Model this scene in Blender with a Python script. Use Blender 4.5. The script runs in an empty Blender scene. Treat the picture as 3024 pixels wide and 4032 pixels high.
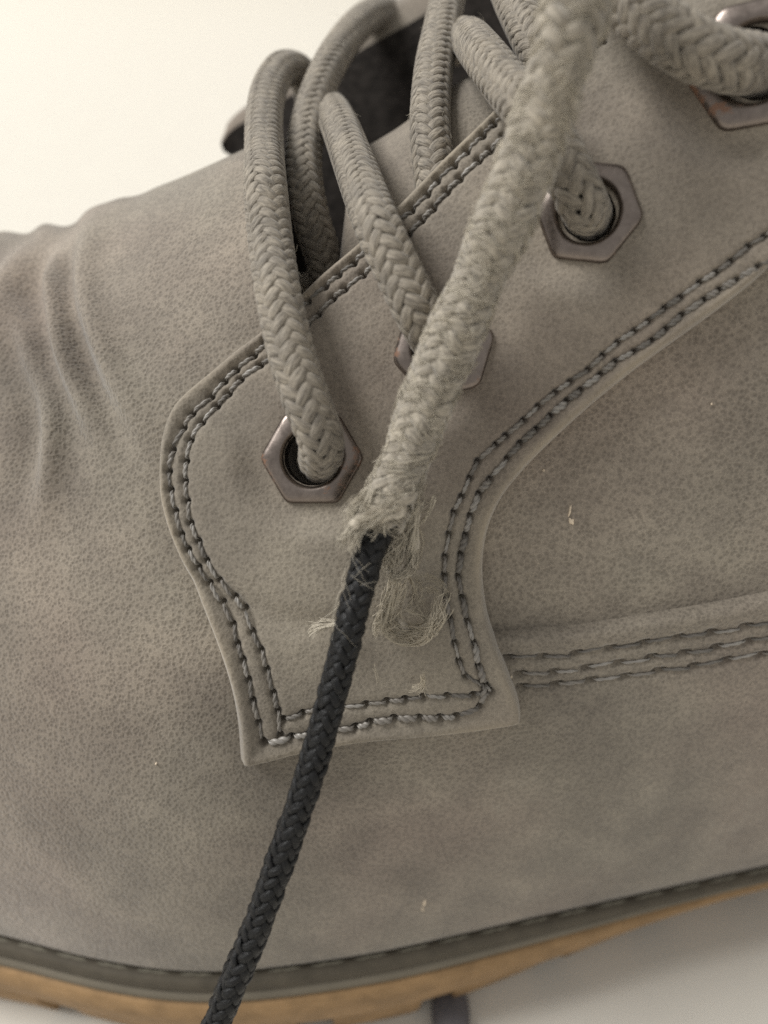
import bpy, math, random
import numpy as np
from mathutils import Vector, Matrix
from mathutils.bvhtree import BVHTree
from mathutils.geometry import delaunay_2d_cdt

rng = np.random.default_rng(7)
random.seed(7)
sc = bpy.context.scene
MM = 0.001
# ------------------------------------------------------------------ camera
TH = math.radians(38.0)
CAM = np.array([0.0, 0.0, 123.0])                 # millimetres above the floor
FW = np.array([0, math.cos(TH), -math.sin(TH)])
UP = np.array([0, math.sin(TH), math.cos(TH)])
RT = np.array([1.0, 0, 0])
K = math.tan(math.radians(33.65)) / 2016.0        # tangent of view angle per photo pixel
cd = bpy.data.cameras.new('camera')
cam = bpy.data.objects.new('camera', cd)
sc.collection.objects.link(cam)
cam.location = CAM * MM
cam.rotation_euler = (math.radians(90) - TH, 0, 0)
cd.sensor_fit = 'VERTICAL'
cd.sensor_height = 34.6
cd.lens = 34.6 / 2 / math.tan(math.radians(33.65))
cd.clip_start = 0.005
cd.clip_end = 50
cd.dof.use_dof = True
cd.dof.focus_distance = 0.0735
cd.dof.aperture_fstop = 14.0
sc.camera = cam
# ------------------------------------------------------------------ world and lamps (an indoor photograph: soft window light)
w = bpy.data.worlds.new('World')
sc.world = w
w.use_nodes = True
bg = w.node_tree.nodes['Background']
bg.inputs[0].default_value = (1.0, 0.985, 0.95, 1)
bg.inputs[1].default_value = 0.55


def area(name, loc, target, sx, sy, power, col):
    ld = bpy.data.lights.new(name, 'AREA')
    ld.shape = 'RECTANGLE'
    ld.size, ld.size_y, ld.energy, ld.color = sx, sy, power, col
    o = bpy.data.objects.new(name, ld)
    sc.collection.objects.link(o)
    o.location = loc
    o.rotation_euler = (Vector(target) - Vector(loc)).to_track_quat('-Z', 'Y').to_euler()
    return o


area('window_light', (-2.9, 0.35, 3.6), (0, 0.09, 0.06), 1.9, 1.9, 248.0, (1.0, 0.99, 0.965))
sc.view_settings.view_transform = 'Standard'
sc.view_settings.look = 'None'
sc.view_settings.exposure = 0.0
sc.view_settings.gamma = 1.0
sc.cycles.max_bounces = 6
sc.cycles.use_denoising = False


# ------------------------------------------------------------------ helpers
def at(px, py, t):
    """world point (mm) seen at photo pixel px, py at depth t"""
    return CAM + t * (FW + (px - 1512) * K * RT + (2016 - py) * K * UP)


def ray(px, py):
    d = FW + (px - 1512) * K * RT + (2016 - py) * K * UP
    return d / np.linalg.norm(d)


def project(P):
    v = P - CAM
    t = v @ FW
    return 1512 + (v @ RT) / t / K, 2016 - (v @ UP) / t / K, t


def smooth(xs, ys, sig, lo=-150, hi=200, n=2400):
    """smoothed piecewise linear function as a lookup table"""
    g = np.linspace(lo, hi, n)
    y = np.interp(g, xs, ys)
    st = g[1] - g[0]
    k = np.arange(-int(4 * sig / st), int(4 * sig / st) + 1) * st
    k = np.exp(-(k / sig) ** 2 / 2)
    k /= k.sum()
    h = len(k) // 2
    yp = np.concatenate([y[0] + (y[1] - y[0]) * np.arange(-h, 0), y, y[-1] + (y[-1] - y[-2]) * np.arange(1, h + 1)])
    y = np.convolve(yp, k, 'valid')
    return lambda x: np.interp(x, g, y)


def spline(pts, step):
    """Catmull-Rom through pts, resampled at equal arc length"""
    P = np.asarray(pts, float)
    P = np.vstack([2 * P[0] - P[1], P, 2 * P[-1] - P[-2]])
    out = []
    for i in range(1, len(P) - 2):
        p0, p1, p2, p3 = P[i - 1], P[i], P[i + 1], P[i + 2]
        a = np.sqrt(np.linalg.norm(p1 - p0)); b = np.sqrt(np.linalg.norm(p2 - p1)); c = np.sqrt(np.linalg.norm(p3 - p2))
        t0, t1, t2, t3 = 0, a, a + b, a + b + c
        t = np.linspace(t1, t2, 24, endpoint=False)[:, None]
        A1 = (t1 - t) / (t1 - t0) * p0 + (t - t0) / (t1 - t0) * p1
        A2 = (t2 - t) / (t2 - t1) * p1 + (t - t1) / (t2 - t1) * p2
        A3 = (t3 - t) / (t3 - t2) * p2 + (t - t2) / (t3 - t2) * p3
        B1 = (t2 - t) / (t2 - t0) * A1 + (t - t0) / (t2 - t0) * A2
        B2 = (t3 - t) / (t3 - t1) * A2 + (t - t1) / (t3 - t1) * A3
        out.append((t2 - t) / (t2 - t1) * B1 + (t - t1) / (t2 - t1) * B2)
    out.append(P[-2][None, :])
    Q = np.vstack(out)
    L = np.concatenate([[0], np.cumsum(np.linalg.norm(np.diff(Q, axis=0), axis=1))])
    n = max(2, int(round(L[-1] / step)) + 1)
    s = np.linspace(0, L[-1], n)
    return np.stack([np.interp(s, L, Q[:, k]) for k in range(Q.shape[1])], 1)


def seg_dist(P, poly, closed=False):
    """distance of 2-D points P to a polyline"""
    A = np.asarray(poly, float)
    B = np.roll(A, -1, axis=0)
    if not closed:
        A, B = A[:-1], B[:-1]
    best = np.full(len(P), 1e9)
    for a, b in zip(A, B):
        ab = b - a
        t = np.clip(((P - a) @ ab) / max(ab @ ab, 1e-9), 0, 1)
        d = P - (a + t[:, None] * ab)
        best = np.minimum(best, d[:, 0] ** 2 + d[:, 1] ** 2)
    return np.sqrt(best)


def sstep(a, b, x):
    t = np.clip((x - a) / (b - a), 0, 1)
    return t * t * (3 - 2 * t)


def inside(P, poly):
    A = np.asarray(poly, float)
    B = np.roll(A, -1, axis=0)
    r = np.zeros(len(P), bool)
    for (x0, y0), (x1, y1) in zip(A, B):
        if y0 == y1:
            continue
        c = ((y0 > P[:, 1]) != (y1 > P[:, 1])) & (P[:, 0] < (x1 - x0) * (P[:, 1] - y0) / (y1 - y0) + x0)
        r ^= c
    return r


def mesh_data(name, V, F, mats, uv=None, attr=None, shade=True):
    V = np.asarray(V, float)
    me = bpy.data.meshes.new(name)
    me.from_pydata((V * MM).tolist(), [], F if isinstance(F, list) else F.tolist())
    for m in (mats if isinstance(mats, (list, tuple)) else [mats]):
        me.materials.append(m)
    if shade:
        me.polygons.foreach_set('use_smooth', [True] * len(me.polygons))
    if uv is not None:
        ul = me.uv_layers.new(name='UVMap')
        idx = np.zeros(len(me.loops), int)
        me.loops.foreach_get('vertex_index', idx)
        ul.data.foreach_set('uv', np.asarray(uv, float)[idx].ravel())
    if attr is not None:
        for an, av in attr.items():
            a = me.attributes.new(an, 'FLOAT', 'POINT')
            a.data.foreach_set('value', np.asarray(av, float))
    me.update()
    return me


def thing(name, label, cat, loc, group=None):
    o = bpy.data.objects.new(name, None)
    o.empty_display_size = 0.01
    sc.collection.objects.link(o)
    o.location = np.asarray(loc, float) * MM
    o['label'] = label
    o['category'] = cat
    if group:
        o['group'] = group
    return o


BASE = {}


def base_of(parent):
    p = np.zeros(3)
    while parent is not None:
        p = p + np.array(parent.location)
        parent = parent.parent
    return p / MM


def part(name, V, F, mat, parent=None, **kw):
    """one mesh object; V in world millimetres"""
    V = np.asarray(V, float) - base_of(parent)
    o = bpy.data.objects.new(name, mesh_data(name, V, F, mat, **kw))
    sc.collection.objects.link(o)
    o.parent = parent
    return o


def grid_faces(nr, nc, closed_c=False, closed_r=False, off=0):
    r = np.arange(nr if closed_r else nr - 1)
    c = np.arange(nc if closed_c else nc - 1)
    R, C = np.meshgrid(r, c, indexing='ij')
    a = R * nc + C
    b = R * nc + (C + 1) % nc
    d = ((R + 1) % nr) * nc + C
    e = ((R + 1) % nr) * nc + (C + 1) % nc
    return np.stack([a, b, e, d], -1).reshape(-1, 4) + off


def frames(P):
    T = np.gradient(P, axis=0)
    T /= np.linalg.norm(T, axis=1)[:, None]
    N = np.zeros_like(P)
    n = np.cross(T[0], [0.3, 0.2, 0.9])
    n /= np.linalg.norm(n)
    for i in range(len(P)):
        n = n - T[i] * (n @ T[i])
        n /= np.linalg.norm(n)
        N[i] = n
    return T, N, np.cross(T, N)


# ------------------------------------------------------------------ materials
def new_mat(name):
    m = bpy.data.materials.new(name)
    m.use_nodes = True
    nt = m.node_tree
    b = nt.nodes['Principled BSDF']
    return m, nt, b


def nd(nt, typ, **kw):
    n = nt.nodes.new(typ)
    for k, v in kw.items():
        if k in n.inputs:
            n.inputs[k].default_value = v
        else:
            setattr(n, k, v)
    return n


def ramp(nt, src, stops, interp='LINEAR'):
    r = nt.nodes.new('ShaderNodeValToRGB')
    r.color_ramp.interpolation = interp
    el = r.color_ramp.elements
    while len(el) < len(stops):
        el.new(0.5)
    for e, (p, c) in zip(el, stops):
        e.position = p
        e.color = c if len(c) == 4 else (*c, 1)
    nt.links.new(src, r.inputs[0])
    return r


def mixc(nt, fac, a, b, mode='MIX'):
    m = nt.nodes.new('ShaderNodeMix')
    m.data_type = 'RGBA'
    m.blend_type = mode
    for s, v in ((m.inputs[0], fac), (m.inputs[6], a), (m.inputs[7], b)):
        if hasattr(v, 'links'):
            nt.links.new(v, s)
        elif isinstance(v, (int, float)):
            s.default_value = v
        else:
            s.default_value = (*v, 1)
    return m.outputs[2]


def nubuck(name, pore=1700.0, tint=(1, 1, 1), rim=False, strength=1.0, scuffs=()):
    m, nt, b = new_mat(name)
    L = nt.links.new
    tc = nd(nt, 'ShaderNodeTexCoord')
    # broad, soft blotches of the dye
    n1 = nd(nt, 'ShaderNodeTexNoise', Scale=55.0, Detail=4.0, Roughness=0.55)
    n2 = nd(nt, 'ShaderNodeTexNoise', Scale=160.0, Detail=3.0, Roughness=0.6)
    n3 = nd(nt, 'ShaderNodeTexNoise', Scale=38.0, Detail=2.0)
    for n in (n1, n2, n3):
        L(tc.outputs['Object'], n.inputs['Vector'])
    r1 = ramp(nt, n1.outputs[0], [(0.28, (0.143, 0.124, 0.101)), (0.50, (0.203, 0.178, 0.145)), (0.70, (0.262, 0.231, 0.187))])
    r2 = ramp(nt, n2.outputs[0], [(0.28, (0.87, 0.865, 0.87)), (0.72, (1.10, 1.10, 1.09))])
    c = mixc(nt, 1.0, r1.outputs[0], r2.outputs[0], 'MULTIPLY')
    r3 = ramp(nt, n3.outputs[0], [(0.42, (1, 1, 1)), (0.7, (1.03, 0.97, 0.98))])
    c = mixc(nt, 1.0, c, r3.outputs[0], 'MULTIPLY')
    # pores: small dark pits in a pale net
    wob = nd(nt, 'ShaderNodeTexNoise', Scale=pore * 0.8, Detail=1.0)
    L(tc.outputs['Object'], wob.inputs['Vector'])
    vm = nd(nt, 'ShaderNodeVectorMath', operation='SCALE')
    L(wob.outputs['Color'], vm.inputs[0])
    vm.inputs['Scale'].default_value = 0.00030
    va = nd(nt, 'ShaderNodeVectorMath', operation='ADD')
    L(tc.outputs['Object'], va.inputs[0])
    L(vm.outputs[0], va.inputs[1])
    vo = nd(nt, 'ShaderNodeTexVoronoi', feature='SMOOTH_F1', Scale=pore)
    vo.inputs['Smoothness'].default_value = 0.12
    vo.inputs['Randomness'].default_value = 1.0
    L(va.outputs[0], vo.inputs['Vector'])
    fine = nd(nt, 'ShaderNodeTexNoise', Scale=pore * 2.6, Detail=2.0, Roughness=0.7)
    L(tc.outputs['Object'], fine.inputs['Vector'])
    pr = ramp(nt, vo.outputs['Distance'], [(0.04, (0.74, 0.73, 0.715)), (0.36, (0.95, 0.95, 0.945)), (0.64, (1.20, 1.20, 1.19))])
    pvar = nd(nt, 'ShaderNodeTexNoise', Scale=pore * 0.13, Detail=2.0)
    L(tc.outputs['Object'], pvar.inputs['Vector'])
    pf = ramp(nt, pvar.outputs[0], [(0.28, (0.68, 0.68, 0.68)), (0.6, (1, 1, 1))])
    pm = mixc(nt, pf.outputs[0], (1, 1, 1), pr.outputs[0])
    c = mixc(nt, 0.95 * strength, c, pm, 'MULTIPLY')
    fr = ramp(nt, fine.outputs[0], [(0.3, (0.76, 0.76, 0.76)), (0.7, (1.24, 1.24, 1.23))])
    c = mixc(nt, 0.8, c, fr.outputs[0], 'MULTIPLY')
    # scattered rubbed-in pale and dark scuffs
    sc_n = nd(nt, 'ShaderNodeTexNoise', Scale=420.0, Detail=5.0, Roughness=0.75)
    L(tc.outputs['Object'], sc_n.inputs['Vector'])
    sr = ramp(nt, sc_n.outputs[0], [(0.66, (0, 0, 0)), (0.80, (0.6, 0.6, 0.6))])
    c = mixc(nt, sr.outputs[0], c, (0.30, 0.265, 0.22))
    for (cx, cy, cz, rad) in scuffs:                # rubbed places
        dn = nd(nt, 'ShaderNodeVectorMath', operation='DISTANCE')
        L(va.outputs[0], dn.inputs[0])
        dn.inputs[1].default_value = (cx * MM, cy * MM, cz * MM)
        dm = nd(nt, 'ShaderNodeMapRange')
        L(dn.outputs['Value'], dm.inputs[0])
        dm.inputs[1].default_value, dm.inputs[2].default_value = rad * MM, rad * 0.2 * MM
        mm_ = nd(nt, 'ShaderNodeMath', operation='MULTIPLY')
        L(dm.outputs[0], mm_.inputs[0])
        rr_ = ramp(nt, sc_n.outputs[0], [(0.48, (0, 0, 0)), (0.62, (0.75, 0.75, 0.75))])
        L(rr_.outputs[0], mm_.inputs[1])
        c = mixc(nt, mm_.outputs[0], c, (0.31, 0.275, 0.225))
    if rim:                                        # worn edge of the cut leather
        at_ = nd(nt, 'ShaderNodeAttribute', attribute_name='wear')
        c = mixc(nt, at_.outputs['Fac'], c, (0.32, 0.270, 0.20))
    if tint != (1, 1, 1):
        c = mixc(nt, 1.0, c, tint, 'MULTIPLY')
    L(c, b.inputs['Base Color'])
    b.inputs['Roughness'].default_value = 0.78
    b.inputs['Specular IOR Level'].default_value = 0.25
    b.inputs['Sheen Weight'].default_value = 0.35
    b.inputs['Sheen Roughness'].default_value = 0.45
    h = nd(nt, 'ShaderNodeMath', operation='MULTIPLY_ADD')
    L(fine.outputs[0], h.inputs[0])
    h.inputs[1].default_value = 0.35
    pvs = nd(nt, 'ShaderNodeMapRange')
    L(vo.outputs['Distance'], pvs.inputs[0])
    pvs.inputs[1].default_value, pvs.inputs[2].default_value = 0.05, 0.65
    L(pvs.outputs[0], h.inputs[2])
    bp = nd(nt, 'ShaderNodeBump', Strength=0.65 * strength, Distance=0.00010)
    L(h.outputs[0], bp.inputs['Height'])
    bp2 = nd(nt, 'ShaderNodeBump', Strength=0.35, Distance=0.0005)
    L(n2.outputs[0], bp2.inputs['Height'])
    L(bp.outputs[0], bp2.inputs['Normal'])
    L(bp2.outputs[0], b.inputs['Normal'])
    return m


def yarn_mat(name, c0, c1, rough=0.62, spec=0.3, bump=1.0, su=4.5, sv=900.0, sheen=0.2):
    """multifilament yarn: fine threads running along the yarn (UV: u round it, v along it)"""
    m, nt, b = new_mat(name)
    L = nt.links.new
    tc = nd(nt, 'ShaderNodeTexCoord')
    mp = nd(nt, 'ShaderNodeMapping')
    mp.inputs['Scale'].default_value = (su, 0.55, 1)
    L(tc.outputs['UV'], mp.inputs['Vector'])
    n = nd(nt, 'ShaderNodeTexNoise', Scale=3.0, Detail=3.0, Roughness=0.65)
    L(mp.outputs[0], n.inputs['Vector'])
    r = ramp(nt, n.outputs[0], [(0.32, c0), (0.68, c1)])
    big = nd(nt, 'ShaderNodeTexNoise', Scale=330.0, Detail=2.0)
    L(tc.outputs['Object'], big.inputs['Vector'])
    br = ramp(nt, big.outputs[0], [(0.3, (0.84, 0.84, 0.85)), (0.7, (1.12, 1.11, 1.09))])
    L(mixc(nt, 1.0, r.outputs[0], br.outputs[0], 'MULTIPLY'), b.inputs['Base Color'])
    b.inputs['Roughness'].default_value = rough
    b.inputs['Specular IOR Level'].default_value = spec
    b.inputs['Sheen Weight'].default_value = sheen
    bp = nd(nt, 'ShaderNodeBump', Strength=bump, Distance=0.00016)
    L(n.outputs[0], bp.inputs['Height'])
    L(bp.outputs[0], b.inputs['Normal'])
    return m


def plain(name, c, rough=0.7, spec=0.3, var=0.15, scale=200.0, bump=0.0, metal=0.0):
    m, nt, b = new_mat(name)
    L = nt.links.new
    tc = nd(nt, 'ShaderNodeTexCoord')
    n = nd(nt, 'ShaderNodeTexNoise', Scale=scale, Detail=4.0, Roughness=0.6)
    L(tc.outputs['Object'], n.inputs['Vector'])
    r = ramp(nt, n.outputs[0], [(0.3, tuple(x * (1 - var) for x in c)), (0.7, tuple(x * (1 + var) for x in c))])
    L(r.outputs[0], b.inputs['Base Color'])
    b.inputs['Roughness'].default_value = rough
    b.inputs['Specular IOR Level'].default_value = spec
    b.inputs['Metallic'].default_value = metal
    if bump:
        bp = nd(nt, 'ShaderNodeBump', Strength=bump, Distance=0.0002)
        L(n.outputs[0], bp.inputs['Height'])
        L(bp.outputs[0], b.inputs['Normal'])
    return m


def metal_mat():
    m, nt, b = new_mat('gunmetal')
    L = nt.links.new
    tc = nd(nt, 'ShaderNodeTexCoord')
    n = nd(nt, 'ShaderNodeTexNoise', Scale=800.0, Detail=5.0, Roughness=0.75)
    L(tc.outputs['Object'], n.inputs['Vector'])
    n2 = nd(nt, 'ShaderNodeTexNoise', Scale=190.0, Detail=2.0)
    L(tc.outputs['Object'], n2.inputs['Vector'])
    mul = nd(nt, 'ShaderNodeMath', operation='MULTIPLY')
    L(n.outputs[0], mul.inputs[0]); L(n2.outputs[0], mul.inputs[1])
    rust = ramp(nt, mul.outputs[0], [(0.30, (0, 0, 0)), (0.345, (0.8, 0.8, 0.8))])
    base = ramp(nt, n.outputs[0], [(0.3, (0.165, 0.138, 0.122)), (0.7, (0.255, 0.217, 0.194))])
    L(mixc(nt, rust.outputs[0], base.outputs[0], (0.20, 0.095, 0.05)), b.inputs['Base Color'])
    inv = nd(nt, 'ShaderNodeMath', operation='SUBTRACT')
    inv.inputs[0].default_value = 1.0
    L(rust.outputs[0], inv.inputs[1])
    L(inv.outputs[0], b.inputs['Metallic'])
    rr = ramp(nt, n.outputs[0], [(0.3, (0.28, 0.28, 0.28)), (0.75, (0.44, 0.44, 0.44))])
    L(rr.outputs[0], b.inputs['Roughness'])
    bp = nd(nt, 'ShaderNodeBump', Strength=0.15, Distance=0.0001)
    L(n.outputs[0], bp.inputs['Height'])
    L(bp.outputs[0], b.inputs['Normal'])
    return m


M_VAMP = nubuck('nubuck_vamp', 2350.0, scuffs=((12.5, -46.8, 47.5, 5.0), (40, -43, 33, 6.0), (45, -42, 38, 4.0), (-28, -49, 50, 3.0), (30, -44, 42, 3.5)))
M_STAY = nubuck('nubuck_facing', 2350.0, rim=True, strength=0.6)
M_QUART = nubuck('nubuck_quarter', 2150.0)
M_TONG = nubuck('nubuck_tongue', 2300.0, tint=(1.0, 1.0, 1.0), strength=0.6)
M_LINE = plain('felt_lining', (0.021, 0.018, 0.016), 0.95, 0.1, 0.5, 700.0, 0.8)
M_LACE = yarn_mat('grey_lace_yarn', (0.105, 0.090, 0.072), (0.335, 0.295, 0.238))
M_CORE = plain('lace_core', (0.075, 0.066, 0.055), 0.95, 0.1)
M_FRAY = yarn_mat('frayed_yarn', (0.15, 0.133, 0.108), (0.43, 0.385, 0.315), 0.8, 0.2, 1.0, 4.0, sheen=0.4)
M_TORN = yarn_mat('torn_yarn', (0.30, 0.265, 0.21), (0.60, 0.54, 0.445), 0.8, 0.2, 1.0, 4.0, sheen=0.3)
M_FIBRE = plain('loose_fibre', (0.47, 0.425, 0.345), 0.7, 0.25, 0.12)
M_CURL = plain('brown_fibre', (0.50, 0.445, 0.35), 0.7, 0.25, 0.15)
M_BLACK = yarn_mat('black_cord_yarn', (0.0010, 0.0010, 0.0011), (0.0095, 0.0095, 0.0102), 0.46, 0.32, 1.0, 4.0, sheen=0.0)
M_BCORE = plain('black_core', (0.006, 0.006, 0.007), 0.9, 0.1)
M_THREADS = [plain('seam_thread', c_, r_, 0.5, 0.4, 900.0, 0.4) for c_, r_ in (((0.20, 0.182, 0.160), .45), ((0.145, 0.132, 0.116), .6), ((0.27, 0.252, 0.228), .38))]
M_THREAD2 = plain('welt_thread', (0.17, 0.155, 0.12), 0.7, 0.3, 0.3, 900.0, 0.4)
M_METAL = metal_mat()
M_WELT = plain('welt_rubber', (0.080, 0.068, 0.050), 0.75, 0.3, 0.2, 300.0, 0.3)
M_MID = plain('midsole_rubber', (0.165, 0.144, 0.110), 0.7, 0.3, 0.12, 200.0, 0.2)
M_GUM = plain('gum_rubber', (0.28, 0.175, 0.085), 0.7, 0.3, 0.2, 260.0, 0.6)
M_DARK = plain('dark_grey_block', (0.13, 0.122, 0.128), 0.8, 0.2, 0.2)
M_FLECK = plain('pale_fleck', (0.62, 0.52, 0.40), 0.8, 0.2, 0.2, 900.0)
M_FLOOR = plain('cream_floor', (0.635, 0.605, 0.545), 0.55, 0.3, 0.03, 60.0, 0.05)
M_WALL = plain('cream_wall', (0.80, 0.76, 0.68), 0.8, 0.2, 0.02, 4.0)

# ------------------------------------------------------------------ floor and wall
fl = part('floor', [(-3000, -1500, 0), (3000, -1500, 0), (3000, 3000, 0), (-3000, 3000, 0)], [[0, 1, 2, 3]], M_FLOOR, shade=False)
fl['kind'] = 'structure'
wl = part('wall', [(-3000, 2600, 2), (3000, 2600, 2), (3000, 2600, 2500), (-3000, 2600, 2500),
                   (-3000, 2700, 2), (3000, 2700, 2), (3000, 2700, 2500), (-3000, 2700, 2500)],
          [[0, 1, 2, 3], [5, 4, 7, 6], [3, 2, 6, 7], [0, 4, 5, 1], [1, 5, 6, 2], [4, 0, 3, 7]], M_WALL, shade=False)
wl['kind'] = 'structure'

# ------------------------------------------------------------------ boot: base form
ZW = 21.8                                         # top of the welt
hem = [(0, 3656), (362, 3751), (633, 3797), (841, 3806), (994, 3797), (1266, 3762), (1500, 3726), (1776, 3664),
       (2051, 3600), (2327, 3540), (2602, 3480), (2878, 3420), (3024, 3388)]
hx, hy = [], []
for px, py in hem:
    d = ray(px, py)
    p = CAM + d * ((ZW - CAM[2]) / d[2])
    hx.append(p[0]); hy.append(p[1])
XS = [-128, -122, -112, -98, -80, -64] + hx + [75, 95, 120, 145, 160, 170, 176]
YS = [95, 86, 72, 60, 51.5, 46.5] + hy + [57, 57, 56, 59, 66, 78, 95]
YF = [97, 107, 121, 133, 142, 146] + list(np.array(hy) * 0.0 + np.interp(hx, [-50, 0, 60], [147, 144, 138])) + [136, 133, 132, 131, 126, 114, 97]
y_near = smooth(XS, YS, 2.6)
y_far = smooth(XS, YF, 3.0)
H_of = smooth([-130, -122, -112, -98, -82, -64, -45, -30, -15, 0, 20, 40, 60, 80, 110, 176],
              [6, 24, 40, 51, 58, 63, 68, 73, 79, 86, 98, 114, 132, 150, 168, 172], 4.0)
N_of = smooth([-130, -80, -45, -15, 20, 80], [2.3, 2.1, 1.95, 1.85, 1.75, 1.9], 8.0)


def S(x, p):
    x = np.asarray(x, float); p = np.asarray(p, float)
    a, b = y_near(x), y_far(x)
    yc, W = (a + b) / 2, (b - a) / 2
    e = 2.0 / N_of(x)
    c, s = np.cos(p), np.sin(p)
    return np.stack([x + 0 * p, yc - W * np.sign(c) * np.abs(c) ** e, ZW - 1.0 + (H_of(x) + 1.0) * np.abs(s) ** e], -1)


def Nrm(x, p):
    dx = S(x + 0.35, p) - S(x - 0.35, p)
    dp = S(x, p + 0.006) - S(x, p - 0.006)
    n = np.cross(dx, dp)
    n /= np.linalg.norm(n, axis=-1, keepdims=True) + 1e-12
    return n


gx = np.linspace(-126, 130, 300)
gp = np.linspace(0.0, math.pi, 220)
GX, GP = np.meshgrid(gx, gp, indexing='ij')
BV = S(GX, GP).reshape(-1, 3)
BF = grid_faces(300, 220)
BT = BVHTree.FromPolygons([Vector(v) for v in BV], BF.tolist(), all_triangles=False)


def hit(px, py):
    """(x, phi) on the base form under a photo pixel"""
    d = ray(px, py)
    loc, n, fi, dist = BT.ray_cast(Vector(CAM), Vector(d))
    if loc is None:
        return None
    i, j = divmod(fi, 219)
    q = BV[BF[fi]]
    P = np.array(loc)
    u = (P - q[0]) @ (q[3] - q[0]) / max((q[3] - q[0]) @ (q[3] - q[0]), 1e-9)
    v = (P - q[0]) @ (q[1] - q[0]) / max((q[1] - q[0]) @ (q[1] - q[0]), 1e-9)
    x = gx[i] + (gx[i + 1] - gx[i]) * min(max(u, 0), 1)
    p = gp[j] + (gp[j + 1] - gp[j]) * min(max(v, 0), 1)
    for _ in range(3):                            # refine on the exact form
        P0 = S(x, p)
        ex, ep = (S(x + .1, p) - P0) / .1, (S(x, p + .002) - P0) / .002
        A = np.stack([ex, ep, -d], 1)
        try:
            k = np.linalg.solve(A, (CAM + d * dist) - P0)
        except Exception:
            break
        k = np.clip(k, [-2, -.05, -5], [2, .05, 5])
        x, p, dist = x + k[0], p + k[1], dist + k[2]
    return x, p


def hits(Q):
    out = np.full((len(Q), 2), np.nan)
    for i, (a, b) in enumerate(Q):
        h = hit(a, b)
        if h is not None:
            out[i] = h
    bad = np.isnan(out[:, 0])
    if bad.any():
        good = np.where(~bad)[0]
        for i in np.where(bad)[0]:
            out[i] = out[good[np.argmin(((np.asarray(Q)[good] - Q[i]) ** 2).sum(1))]]
    return out


def on(px, py, off):
    x, p = hit(px, py)
    return S(x, p) + Nrm(x, p) * off


def ov(px, py, off):
    """point on the line of sight, off mm clear of the base form"""
    x, p = hit(px, py)
    d = ray(px, py)
    P_ = S(x, p)
    t = (P_ - CAM) @ FW
    return at(px, py, t - off * (d @ FW) / max(0.35, -(Nrm(x, p) @ d)))


BOOT = thing('boot', 'grey brown nubuck lace up boot with hexagonal metal eyelets and gum sole', 'boot', (0, 95, 0))

# vamp seam line
seam = [(1700, 2490), (1931, 2479), (2099, 2471), (2259, 2459), (2418, 2435), (2578, 2407), (2737, 2383), (2897, 2351), (3024, 2327), (3250, 2280)]
sh = hits(np.array(seam, float))
o_ = np.argsort(sh[:, 0])
sxs, sps = sh[o_, 0], sh[o_, 1]
PS = smooth([-150] + list(sxs) + [sxs[-1] + 20, 200], [sps[0] - .02] + list(sps) + [sps[-1] + 0.03, sps[-1] + .05], 1.6)
X0 = hit(1760, 2480)[0]                            # the vamp's hidden edge lies under the eyelet facing

triple = [[(1975, 2572), (2075, 2569), (2203, 2563), (2338, 2543), (2474, 2520), (2594, 2501), (2721, 2483), (2841, 2461), (2969, 2439), (3110, 2412), (3300, 2374)],
          [(2025, 2637), (2147, 2630), (2291, 2609), (2418, 2592), (2546, 2571), (2674, 2552), (2793, 2529), (2921, 2507), (3024, 2487), (3110, 2470), (3300, 2432)],
          [(2030, 2686), (2107, 2681), (2211, 2669), (2330, 2656), (2458, 2640), (2578, 2621), (2690, 2608), (2793, 2589), (2913, 2565), (3024, 2547), (3110, 2530), (3300, 2492)]]

C8 = lambda L: [(.723 * a, 600 + .723 * b) for a, b in L]
creases = [  # photo-traced folds: polyline, height mm, half width px
    (C8([(800, 240), (700, 310), (590, 400), (510, 500), (465, 640), (485, 850), (555, 1050), (640, 1250), (750, 1430), (870, 1620), (980, 1800)]), 1.0, 50),
    (C8([(680, 270), (560, 380), (450, 490), (398, 640), (405, 830), (460, 1050), (540, 1250), (640, 1450), (740, 1640), (830, 1800)]), -1.25, 44),
    (C8([(640, 310), (520, 410), (400, 530), (315, 650), (328, 850), (370, 1100), (440, 1290), (530, 1470), (640, 1630), (740, 1780)]), 1.05, 36),
    (C8([(540, 350), (400, 460), (270, 590), (200, 730), (215, 900), (265, 1130), (345, 1330), (415, 1520), (470, 1700), (520, 1900)]), -1.15, 48),
    (C8([(120, 760), (150, 930), (200, 1150), (280, 1320), (312, 1500), (305, 1700), (270, 1950), (230, 2200)]), 0.8, 38),
    (C8([(420, 390), (250, 520), (140, 620), (65, 740), (25, 860), (10, 1050), (40, 1300)]), 0.95, 40),
    (C8([(60, 900), (105, 1150), (180, 1380), (205, 1580), (195, 1800), (160, 2050)]), -0.7, 50),
    (C8([(280, 420), (160, 520), (70, 630), (0, 760), (-40, 950)]), -0.6, 40),
    (C8([(170, 380), (90, 440), (40, 520), (0, 620), (-40, 760)]), 0.6, 44),
]
def row_points(poly, pitch, jit=0.10):
    """hole positions along a seam, in photo pixels"""
    Q = spline(poly, pitch)
    if len(Q) > 3:
        T = np.gradient(Q, axis=0)
        T /= np.linalg.norm(T, axis=1)[:, None]
        Q = Q + T * (rng.normal(0, jit, (len(Q), 1)) * pitch) + np.stack([-T[:, 1], T[:, 0]], 1) * rng.normal(0, 3.0, (len(Q), 1))
    return Q


EY = [(1243, 1804, 0, 110), (1748, 1385, 14, 111), (2310, 868, -8, 114), (2962, 300, 6, 141)]   # eyelets: px, py, rotation, hole radius px


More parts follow.
